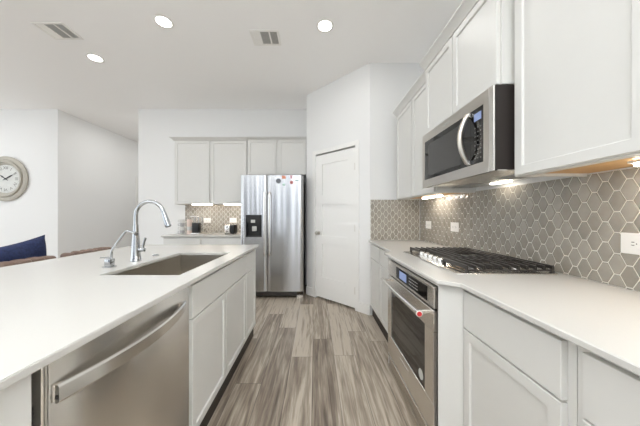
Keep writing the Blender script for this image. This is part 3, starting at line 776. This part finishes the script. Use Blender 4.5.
for i in range(3):
    for j in range(8):
        u = -1.276 + i * 0.022; v = 1.515 + j * 0.023
        box(q, u - 0.004, u + 0.004, v - 0.003, v + 0.003, -0.001, 0.0, mtx=FMW)
obj('keypad', q, 'key_grey', ct)
h = new(); hp = []
for i in range(13):
    s = i / 12; hp.append(tuple(FMW @ Vector((-1.318, 1.500 + s * 0.262, 0.012 + 0.042 * (1 - (2 * s - 1) ** 2)))))
tube(h, hp, 0.0145, 14, flat=0.8); obj('handle', h, 'nickel', mw)
for v in (1.503, 1.759): obj('handle_mount', wbox(-1.330, -1.306, v - 0.012, v + 0.012, -0.002, 0.014, 0.003, mtx=FMW), 'steel_light', mw)
q = text_bm('Whirlpool', 0.020, FMW @ Matrix.Translation((-1.555, 1.806, 0.0008)), 0.0006); obj('lettering', q, 'legend', mw)
obj('window_screen', wbox(-1.80, -1.40, 1.512, 1.745, -0.0012, -0.0006, mtx=FMW), 'mesh', mw, label='grey perforated screen behind the door glass')
obj('task_light', wbox(-1.64, -1.50, mz0 - 0.004, mz0 + 0.0008, -0.385, -0.345, 0.001, mtx=FMW), 'task_lens', mw, label='lit lamp lens under the microwave')
q = new(); box(q, m0 + 0.004, m1 - 0.004, mz0 + 0.001, mz0 + 0.0055, -0.40, -0.02, mtx=FMW); ub = obj('underside_plate', q, 'steel_light', mw)
for u0_ in (m0 + 0.06, m1 - 0.26): obj('grease_filter', wbox(u0_, u0_ + 0.2, mz0 - 0.003, mz0 + 0.001, -0.34, -0.20, 0.001, mtx=FMW), 'vent_dark', mw)

# ------------------------------------------------------------------ refrigerator
RX0, RX1, RY = -1.076, -0.168, 3.467
rf = thing('refrigerator', 'stainless side-by-side refrigerator with water dispenser', 'refrigerator', (-0.622, 3.8, 0))
obj('cabinet_body', wbox(RX0 + 0.006, RX1 - 0.006, RY + 0.075, YB - 0.02, 0.03, 1.775), 'oven_body', rf)
SEAM = -0.690
def bowed_door(x0, x1, z0, z1, hole=None):
    """slab whose front bows out slightly across its width"""
    t = new(); n = 16
    xs = [x0 + (x1 - x0) * i / n for i in range(n + 1)]
    zs = [z0, z1]
    if hole:
        xs = sorted(set([x for x in xs if not (abs(x - hole[0]) < 0.012 or abs(x - hole[1]) < 0.012)] + [hole[0], hole[1]])); zs = [z0, hole[2], hole[3], z1]
    def yf(x):
        s = 2 * (x - x0) / (x1 - x0) - 1
        e = 0.012 * max(0, (abs(s) - 0.93) / 0.07) ** 2
        return RY + 0.010 * s * s + e
    fv = {}
    for i, x in enumerate(xs):
        for j, z in enumerate(zs):
            fv[(i, j, 0)] = t.verts.new((x, yf(x), z)); fv[(i, j, 1)] = t.verts.new((x, RY + 0.07, z))
    for i in range(len(xs) - 1):
        for j in range(len(zs) - 1):
            inh = hole and xs[i] >= hole[0] - 1e-6 and xs[i + 1] <= hole[1] + 1e-6 and j == 1
            if not inh: t.faces.new([fv[(i, j, 0)], fv[(i + 1, j, 0)], fv[(i + 1, j + 1, 0)], fv[(i, j + 1, 0)]])
            t.faces.new([fv[(i, j, 1)], fv[(i, j + 1, 1)], fv[(i + 1, j + 1, 1)], fv[(i + 1, j, 1)]])
        for j in (0, len(zs) - 1): t.faces.new([fv[(i, j, 0)], fv[(i, j, 1)], fv[(i + 1, j, 1)], fv[(i + 1, j, 0)]])
    for i in (0, len(xs) - 1):
        for j in range(len(zs) - 1): t.faces.new([fv[(i, j, 0)], fv[(i, j + 1, 0)], fv[(i, j + 1, 1)], fv[(i, j, 1)]])
    bmesh.ops.recalc_face_normals(t, faces=t.faces)
    return t
HX0, HX1, HZ0, HZ1 = -0.998, -0.772, 0.902, 1.220
ld = obj('freezer_door', bowed_door(RX0, SEAM - 0.003, 0.112, 1.795, (HX0, HX1, HZ0, HZ1)), 'steel_v', rf)
rd = obj('fridge_door', bowed_door(SEAM + 0.003, RX1, 0.112, 1.795), 'steel_v', rf)
q = new(); yd = RY + 0.010
box(q, HX0 - 0.001, HX1 + 0.001, RY + 0.055, RY + 0.062, HZ0, HZ1); box(q, HX0 - 0.001, HX0 + 0.008, yd - 0.011, RY + 0.055, HZ0, HZ1); box(q, HX1 - 0.008, HX1 + 0.001, yd - 0.011, RY + 0.055, HZ0, HZ1)
box(q, HX0, HX1, yd - 0.011, RY + 0.055, HZ0 - 0.001, HZ0 + 0.010); box(q, HX0, HX1, yd - 0.011, RY + 0.055, HZ1 - 0.12, HZ1 + 0.001)
ds = obj('dispenser', q, 'black', ld, label='black ice and water dispenser')
q = new(); box(q, -0.925, -0.865, yd - 0.0122, yd - 0.0110, HZ1 - 0.112, HZ1 - 0.070); obj('dispenser_display', q, 'legend', ld)
q = new(); box(q, -0.915, -0.850, RY + 0.02, RY + 0.05, 0.985, 1.055, 0.004); obj('dispenser_paddle', q, 'legend', ld)
for xh in (SEAM - 0.036, SEAM + 0.036):
    q = new(); zt, zb = 1.53, 0.66
    tube(q, smooth_path([(xh, RY - 0.002, zt), (xh, RY - 0.040, zt - 0.02), (xh, RY - 0.048, (zt + zb) / 2), (xh, RY - 0.040, zb + 0.02), (xh, RY - 0.002, zb)], 8), 0.0115, 12)
    obj('handle', q, 'steel_light', ld if xh < SEAM else rd)
q = new(); box(q, RX0 + 0.02, RX1 - 0.10, RY + 0.06, RY + 0.075, 0.03, 0.105)
for k_ in range(5): box(q, RX0 + 0.03, RX1 - 0.11, RY + 0.055, RY + 0.06, 0.038 + k_ * 0.013, 0.044 + k_ * 0.013)
obj('base_grille', q, 'slot', rf)
for x in (RX0 + 0.01, RX1 - 0.10): obj('foot', wbox(x, x + 0.09, RY + 0.045, RY + 0.12, 0.0, 0.05, 0.004), 'steel', rf)
for x in (RX0 + 0.03, RX1 - 0.13): obj('hinge_cover', wbox(x, x + 0.1, RY + 0.08, RY + 0.18, 1.775, 1.800, 0.004), 'black', rf)
# fridge magnets
def FRf(x, z): 
    return x, z
def mg(name, bm, m_, label): obj(name, bm, m_, label=label, cat='magnet', group='magnets on the fridge door')
fyy = lambda x: RY + 0.010 * (2 * (x - (SEAM + 0.003)) / (RX1 - SEAM - 0.003) - 1) ** 2
def px(x, y): return ((x - 315) / 240 * RY, EYE + (215.3 - y) / 240 * RY)
x, z = px(278.5, 181); q = new(); cyl(q, (x, fyy(x) - 0.0005, z), 0.036, 0.008, '-Y', seg=28, bev=0.002); mg('fridge_magnet', q, 'grey_magnet', 'round dark grey magnet, leftmost on the fridge door')
x, z = px(283.8, 177.2); q = wbox(x - 0.028, x + 0.028, fyy(x) - 0.006, fyy(x) - 0.0005, z - 0.022, z + 0.022, 0.002); mg('fridge_magnet', q, 'salmon', 'salmon square magnet at the top of the fridge door')
x, z = px(291.3, 177.0); q = wbox(x - 0.016, x + 0.016, fyy(x) - 0.006, fyy(x) - 0.0005, z - 0.024, z + 0.024, 0.002); mg('fridge_magnet', q, 'pink', 'narrow pale pink magnet at the top of the fridge door')
x, z = px(283.8, 184.6)
star = [(0.030 * (1 if i % 2 == 0 else 0.45) * math.sin(math.pi * i / 5), 0.030 * (1 if i % 2 == 0 else 0.45) * math.cos(math.pi * i / 5)) for i in range(10)]
q = new(); prism(q, star, 0, 0.005, mtx=frame((0, -1, 0), (x, fyy(x) - 0.0005, z))); mg('fridge_magnet', q, 'mint', 'white star magnet under the salmon magnet on the fridge')
x, z = px(291.5, 182.3); q = new(); cyl(q, (x, fyy(x) - 0.0005, z), 0.024, 0.006, '-Y', seg=24); mg('fridge_magnet', q, 'coral', 'small round coral magnet under the pink magnet on the fridge')
x, z = px(297.0, 180.3); q = wbox(x - 0.026, x + 0.026, fyy(x) - 0.005, fyy(x) - 0.0005, z - 0.006, z + 0.006, 0.001); mg('fridge_magnet', q, 'mint', 'thin pale strip magnet, rightmost on the fridge door')

# ------------------------------------------------------------------ coffee counter cabinets and objects
FBC = frame((0, -1, 0), (0, YB - 0.60, 0))
G_C = 'pale grey base cabinets of the coffee counter'
base_cab('base_cabinet', 'pale grey base cabinet under the mugs on the coffee counter', FBC, -2.27, -1.705, 0.595, [('drawer_front', -2.262, -1.715, ZR0, ZR1, True), ('door', -2.262, -1.715, ZD0, ZD1, False)], G_C)
base_cab('base_cabinet', 'pale grey base cabinet under the toaster, against the fridge', FBC, -1.703, -1.090, 0.595, [('drawer_front', -1.668, -1.098, ZR0, ZR1, True), ('door', -1.668, -1.098, ZD0, ZD1, False)], G_C)

def P(px_, Y): return (px_ - 315) / 240 * Y
Ym = 3.86
def mug(x, y, z, m_, label, facing=1):
    t = thing('mug', label, 'mug', (x, y, z), 'stacked mugs on the coffee counter')
    q = new(); lathe(q, [(0, 0.002), (0.026, 0.0), (0.032, 0.004), (0.036, 0.02), (0.037, 0.058), (0.0345, 0.058), (0.033, 0.02), (0.028, 0.007), (0, 0.006)], 24, Matrix.Translation((x, y, z))); bd = obj('cup', q, m_, t)
    q = new(); a_ = facing
    tube(q, smooth_path([(x + 0.035 * a_, y - 0.008, z + 0.048), (x + 0.056 * a_, y - 0.014, z + 0.044), (x + 0.058 * a_, y - 0.014, z + 0.022), (x + 0.035 * a_, y - 0.008, z + 0.012)], 5), 0.0045, 8); obj('handle', q, m_, t)
names = ['bottom', 'second', 'third', 'top']
for k_ in range(4):
    mug(P(182.3, Ym), Ym, CT + 0.059 * k_, 'mug' if k_ % 2 else 'mug_grey', '%s mug of the white and grey stack at the counter end' % names[k_], -1)
    mug(P(189.0, Ym), Ym + 0.01, CT + 0.059 * k_, 'mug_pink' if k_ != 1 else 'mug', '%s mug of the blush-coloured stack beside the coffee press' % names[k_], 1)
# coffee press machine: dark carafe between chrome posts
x = P(196.6, 3.86); t = thing('coffee_maker', 'black and chrome coffee maker on the back counter', 'coffee maker', (x, 3.86, CT))
q = new(); box(q, x - 0.068, x + 0.068, 3.80, 3.95, CT, CT + 0.022, 0.004, 2); obj('base', q, 'steel_light', t)
q = new(); box(q, x - 0.054, x + 0.054, 3.81, 3.90, CT + 0.0225, CT + 0.180, 0.012, 3); obj('reservoir', q, 'black', t)
for dx in (-0.058, 0.0, 0.058):
    q = new(); cyl(q, (x + dx, 3.925, CT + 0.0225), 0.0065, 0.25, 'Z', seg=12); obj('post', q, 'chrome', t)
q = new(); box(q, x - 0.066, x + 0.066, 3.80, 3.95, CT + 0.273, CT + 0.287, 0.004, 2); obj('top_plate', q, 'steel_light', t)
# chrome wire ornament
x = P(206.8, 3.90); t = thing('wire_ornament', 'ornament of interlocking wire rings on the back counter', 'ornament', (x, 3.9, CT))
def ring_(cx, cy, cz, r, tilt):
    q = new(); tube(q, [(cx + r * math.cos(2 * math.pi * i / 32), cy + tilt * r * math.cos(2 * math.pi * i / 32), cz + r * math.sin(2 * math.pi * i / 32)) for i in range(33)], 0.0055, 8); return q
for cx, r, tl in ((-0.035, 0.062, 0.3), (0.045, 0.056, -0.4), (-0.01, 0.048, 0.9)): obj('ring', ring_(x + cx + 0.012, 3.9 , CT + r + 0.006, r, tl), 'nickel', t)
# toaster
x = P(230.6, 3.86); t = thing('toaster', 'chrome two-slot toaster with black ends beside the fridge', 'toaster', (x, 3.86, CT))
q = new(); box(q, x - 0.072, x + 0.022, 3.77, 3.94, CT + 0.012, CT + 0.155, 0.022, 4); obj('body', q, 'steel_light', t)
q = new(); box(q, x + 0.0225, x + 0.088, 3.775, 3.935, CT + 0.010, CT + 0.150, 0.018, 4); obj('end_cap', q, 'black', t)
q = new(); box(q, x - 0.078, x - 0.0725, 3.80, 3.91, CT + 0.012, CT + 0.13, 0.002); obj('end_panel', q, 'black', t)
q = new()
for y in (3.815, 3.875): box(q, x - 0.062, x + 0.012, y, y + 0.024, CT + 0.1545, CT + 0.1560)
obj('bread_slot', q, 'black', t)
q = new(); box(q, x - 0.038, x - 0.012, 3.755, 3.7695, CT + 0.11, CT + 0.122, 0.003); obj('lever', q, 'black', t)
q = new(); box(q, x - 0.036, x - 0.014, 3.758, 3.7695, CT + 0.035, CT + 0.05, 0.003); obj('dial', q, 'black', t)
for dx in (-0.06, 0.06):
    for y in (3.80, 3.91): q = new(); cyl(q, (x + dx, y, CT), 0.009, 0.014, 'Z', seg=12); obj('foot', q, 'black', t)

# ------------------------------------------------------------------ wall clock
cxk, czk = -5.39, 1.85; Fk = frame((0, -1, 0), (cxk, YB, czk))
ckk = thing('wall_clock', 'large round weathered silver clock with roman numerals', 'clock', (cxk, YB, czk - 0.424))
q = new(); lathe(q, [(0.0, 0.001), (0.405, 0.001), (0.424, 0.012), (0.424, 0.030), (0.405, 0.040), (0.375, 0.044), (0.356, 0.034), (0.350, 0.034), (0.340, 0.056), (0.325, 0.060), (0.308, 0.052), (0.300, 0.034), (0.288, 0.034), (0.275, 0.022), (0.270, 0.016), (0.0, 0.016)], 72, Fk @ Matrix.Diagonal((0.92, 0.92, 1, 1))); obj('frame', q, 'clock_frame', ckk)
q = new(); lathe(q, [(0, 0.0165), (0.247, 0.0165), (0.247, 0.018), (0, 0.018)], 64, Fk); fc = obj('dial', q, 'clock_face', ckk)
q = new()
for i, s in enumerate(['XII', 'I', 'II', 'III', 'IV', 'V', 'VI', 'VII', 'VIII', 'IX', 'X', 'XI']):
    a_ = -2 * math.pi * i / 12
    obj('numeral_lettering', text_bm(s, 0.072, Fk @ Matrix.Rotation(a_, 4, 'Z') @ Matrix.Translation((0, 0.188, 0.019)), 0.0005), 'clock_ink', fc)
q = new()
for i in range(60):
    box(q, -0.001, 0.001, 0.230, 0.239, 0.018, 0.0192, mtx=Fk @ Matrix.Rotation(-2 * math.pi * i / 60, 4, 'Z'))
obj('minute_marking', q, 'clock_ink', fc)
for nm, ang, L_, wd in (('minute_hand', 62, 0.165, 0.011), ('hour_hand', -55, 0.125, 0.012)):
    q = new(); m = Fk @ Matrix.Rotation(-math.radians(ang), 4, 'Z')
    prism(q, [(-0.004, -0.05), (0.004, -0.05), (wd * 0.5, 0), (wd, L_ * 0.6), (0, L_), (-wd, L_ * 0.6), (-wd * 0.5, 0)], 0.021 if nm == 'hour_hand' else 0.024, 0.023 if nm == 'hour_hand' else 0.026, mtx=m); obj(nm, q, 'ink', ckk)
q = new(); cyl(q, (0, 0, 0.018), 0.013, 0.011, 'Z', seg=20, mtx=Fk); obj('hub', q, 'ink', ckk)

# ------------------------------------------------------------------ armless leather chairs and cushion
def armchair(x, y0, y1, label):
    """low leather chair whose back faces the island; x = outer face of the back"""
    t = thing('leather_chair', label, 'chair', (x - 0.38, (y0 + y1) / 2, 0), 'brown armless leather chairs beyond the island')
    ym = (y0 + y1) / 2; hw = (y1 - y0) / 2; top = 0.848
    q = new(); n = 7
    for i in range(n):          # channelled back made of upright rolls with a rounded top
        c0 = y0 + (y1 - y0) * i / n; c1 = y0 + (y1 - y0) * (i + 1) / n
        s = ((c0 + c1) / 2 - ym) / hw; zt = top - 0.02 * s ** 4
        box(q, x - 0.11 - 0.05 * s * s, x - 0.05 * s * s, c0 + 0.0005, c1 - 0.0005, 0.20, zt, 0.030, 4)
    obj('backrest', q, 'leather', t)
    q = new(); box(q, x - 0.68, x - 0.175, y0 + 0.015, y1 - 0.015, 0.28, 0.45, 0.04, 4); obj('seat_cushion', q, 'leather', t)
    q = new(); box(q, x - 0.68, x - 0.17, y0 + 0.02, y1 - 0.02, 0.18, 0.279, 0.01, 2); obj('seat_frame', q, 'leather', t)
    for dx in (-0.66, -0.20):
        for yy in (y0 + 0.06, y1 - 0.06):
            q = new(); cyl(q, (x + dx, yy, 0), 0.014, 0.185, 'Z', r2=0.022, seg=14); obj('leg', q, 'toe', t)
armchair(-2.40, 1.50, 2.28, 'brown armless leather chair behind the island, holding the navy cushion')
armchair(-2.40, 2.38, 2.90, 'brown armless leather chair farther along behind the filter tap')

def cushion():
    b = new(); n = 26; W_, H_, T_ = 0.56, 0.46, 0.17
    vs = {}
    for sgn in (1, -1):
        for i in range(n + 1):
            for j in range(n + 1):
                u = i / n * 2 - 1; v = j / n * 2 - 1
                pin_u = 1 - 0.07 * (1 - abs(v) ** 2) * 1.0; pin_v = 1 - 0.10 * (1 - abs(u) ** 2)
                th = T_ / 2 * (max(0.0, (1 - abs(u) ** 2.6)) * max(0.0, (1 - abs(v) ** 2.6))) ** 0.5
                edge = i in (0, n) or j in (0, n)
                if edge and sgn == -1: vs[(i, j, -1)] = vs[(i, j, 1)]; continue
                wob = 0.006 * math.sin(7 * u + 3 * v) * (0 if edge else 1)
                vs[(i, j, sgn)] = b.verts.new((sgn * th + wob, u * W_ / 2 * pin_u, v * H_ / 2 * pin_v))
    for sgn in (1, -1):
        for i in range(n):
            for j in range(n):
                f = [vs[(i, j, sgn)], vs[(i + 1, j, sgn)], vs[(i + 1, j + 1, sgn)], vs[(i, j + 1, sgn)]]
                b.faces.new(f if sgn == 1 else f[::-1])
    bmesh.ops.recalc_face_normals(b, faces=b.faces)
    return b
q = cushion()
m = Matrix.Translation((-2.655, 2.10, 0.755)) @ Matrix.Rotation(math.radians(6), 4, 'Y') @ Matrix.Rotation(math.radians(10), 4, 'X')
bmesh.ops.transform(q, matrix=m, verts=q.verts)
obj('throw_cushion', q, 'navy', label='mottled navy velvet cushion leaning in the armless leather chair', cat='cushion', angle=80)

# ------------------------------------------------------------------ ceiling fittings
def downlight(x, y, label):
    t = thing('recessed_downlight', label, 'downlight', (x, y, CEIL), 'round recessed downlights in the ceiling')
    q = new(); lathe(q, [(0.066, 0.0), (0.086, 0.0), (0.086, -0.003), (0.078, -0.006), (0.064, -0.003), (0.066, 0.0)], 40, Matrix.Translation((x, y, CEIL - 0.0002))); obj('trim_ring', q, 'white_plastic', t)
    q = new(); lathe(q, [(0, -0.001), (0.0635, -0.001), (0.0635, -0.003), (0, -0.003)], 36, Matrix.Translation((x, y, CEIL))); obj('lens', q, 'lamp', t)
    spot((x, y, CEIL - 0.012), t)
def spot(loc, parent=None, power=None):
    d = bpy.data.lights.new('downlight_or_fill_lamp', 'AREA'); d.shape = 'DISK'; d.size = 0.12; d.energy = power or DOWNLIGHT_POWER; d.color = (1.0, 0.99, 0.975)
    o = bpy.data.objects.new('downlight_or_fill_lamp', d); COL.objects.link(o); o.location = loc
    if parent is not None: o.location = Vector(loc) - BASE[parent.name]; o.parent = parent
downlight(-1.45, 2.30, 'round ceiling downlight above the island, between the two others')
downlight(-2.59, 2.83, 'round ceiling downlight nearest the louvred vent by the clock wall')
downlight(0.098, 2.35, 'round ceiling downlight above the aisle, in front of the pantry')
for p_ in ((0.10, 0.2), (-1.45, 0.2), (-2.9, 0.2), (0.1, -2.2), (-1.8, -2.2), (-5.2, -0.8)): spot((p_[0], p_[1], CEIL - 0.012))  # unseen lamps added overhead and behind the camera
for p_ in ((-3.6, 4.9), (-3.6, 6.6)): spot((p_[0], p_[1], CEIL - 0.012), power=4.5)  # unseen lamps added to brighten the hall
for p_ in ((-5.4, 3.0), (-6.6, 3.0)): spot((p_[0], p_[1], CEIL - 0.012), power=4.5)  # unseen lamps added to brighten the clock wall

def ceiling_vent(x0, x1, y0, y1, label, bars):
    t = thing('ceiling_vent', label, 'vent', ((x0 + x1) / 2, (y0 + y1) / 2, CEIL), 'white louvred vents in the ceiling')
    q = new(); z0, z1 = CEIL - 0.008, CEIL - 0.0002; e = 0.022
    box(q, x0, x1, y0, y0 + e, z0, z1, 0.002); box(q, x0, x1, y1 - e, y1, z0, z1, 0.002); box(q, x0, x0 + e, y0 + e, y1 - e, z0, z1); box(q, x1 - e, x1, y0 + e, y1 - e, z0, z1)
    for s in (1 / 3, 2 / 3):
        xx = x0 + (x1 - x0) * s; box(q, xx - 0.007, xx + 0.007, y0 + e, y1 - e, z0, z1)
    fr = obj('frame', q, 'white_plastic', t)
    obj('backing', wbox(x0 + e, x1 - e, y0 + e, y1 - e, CEIL - 0.0016, CEIL - 0.0003), 'vent_dark', t, label='grey louvre opening')
    q = new()
    for k_ in range(14):
        yy = y0 + e + (y1 - y0 - 2 * e) * (k_ + 0.5) / 14
        box(q, x0 + (x1 - x0) / 3, x1 - e, -0.003, 0.003, -0.0005, 0.0005, mtx=Matrix.Translation((0, yy, CEIL - 0.0045)) @ Matrix.Rotation(0.9, 4, 'X'))
        box(q, x0 + e, x0 + (x1 - x0) / 3 - 0.007, -0.0055, 0.0055, -0.0005, 0.0005, mtx=Matrix.Translation((0, yy, CEIL - 0.0045)) @ Matrix.Rotation(-0.25, 4, 'X'))
    obj('louvres', q, 'white_plastic', t)
ceiling_vent(-0.660, -0.366, 2.395, 2.615, 'white louvred ceiling vent between the downlights, facing the fridge', 3)
ceiling_vent(-2.730, -2.430, 2.302, 2.528, 'white louvred ceiling vent toward the clock wall, beyond the island', 3)
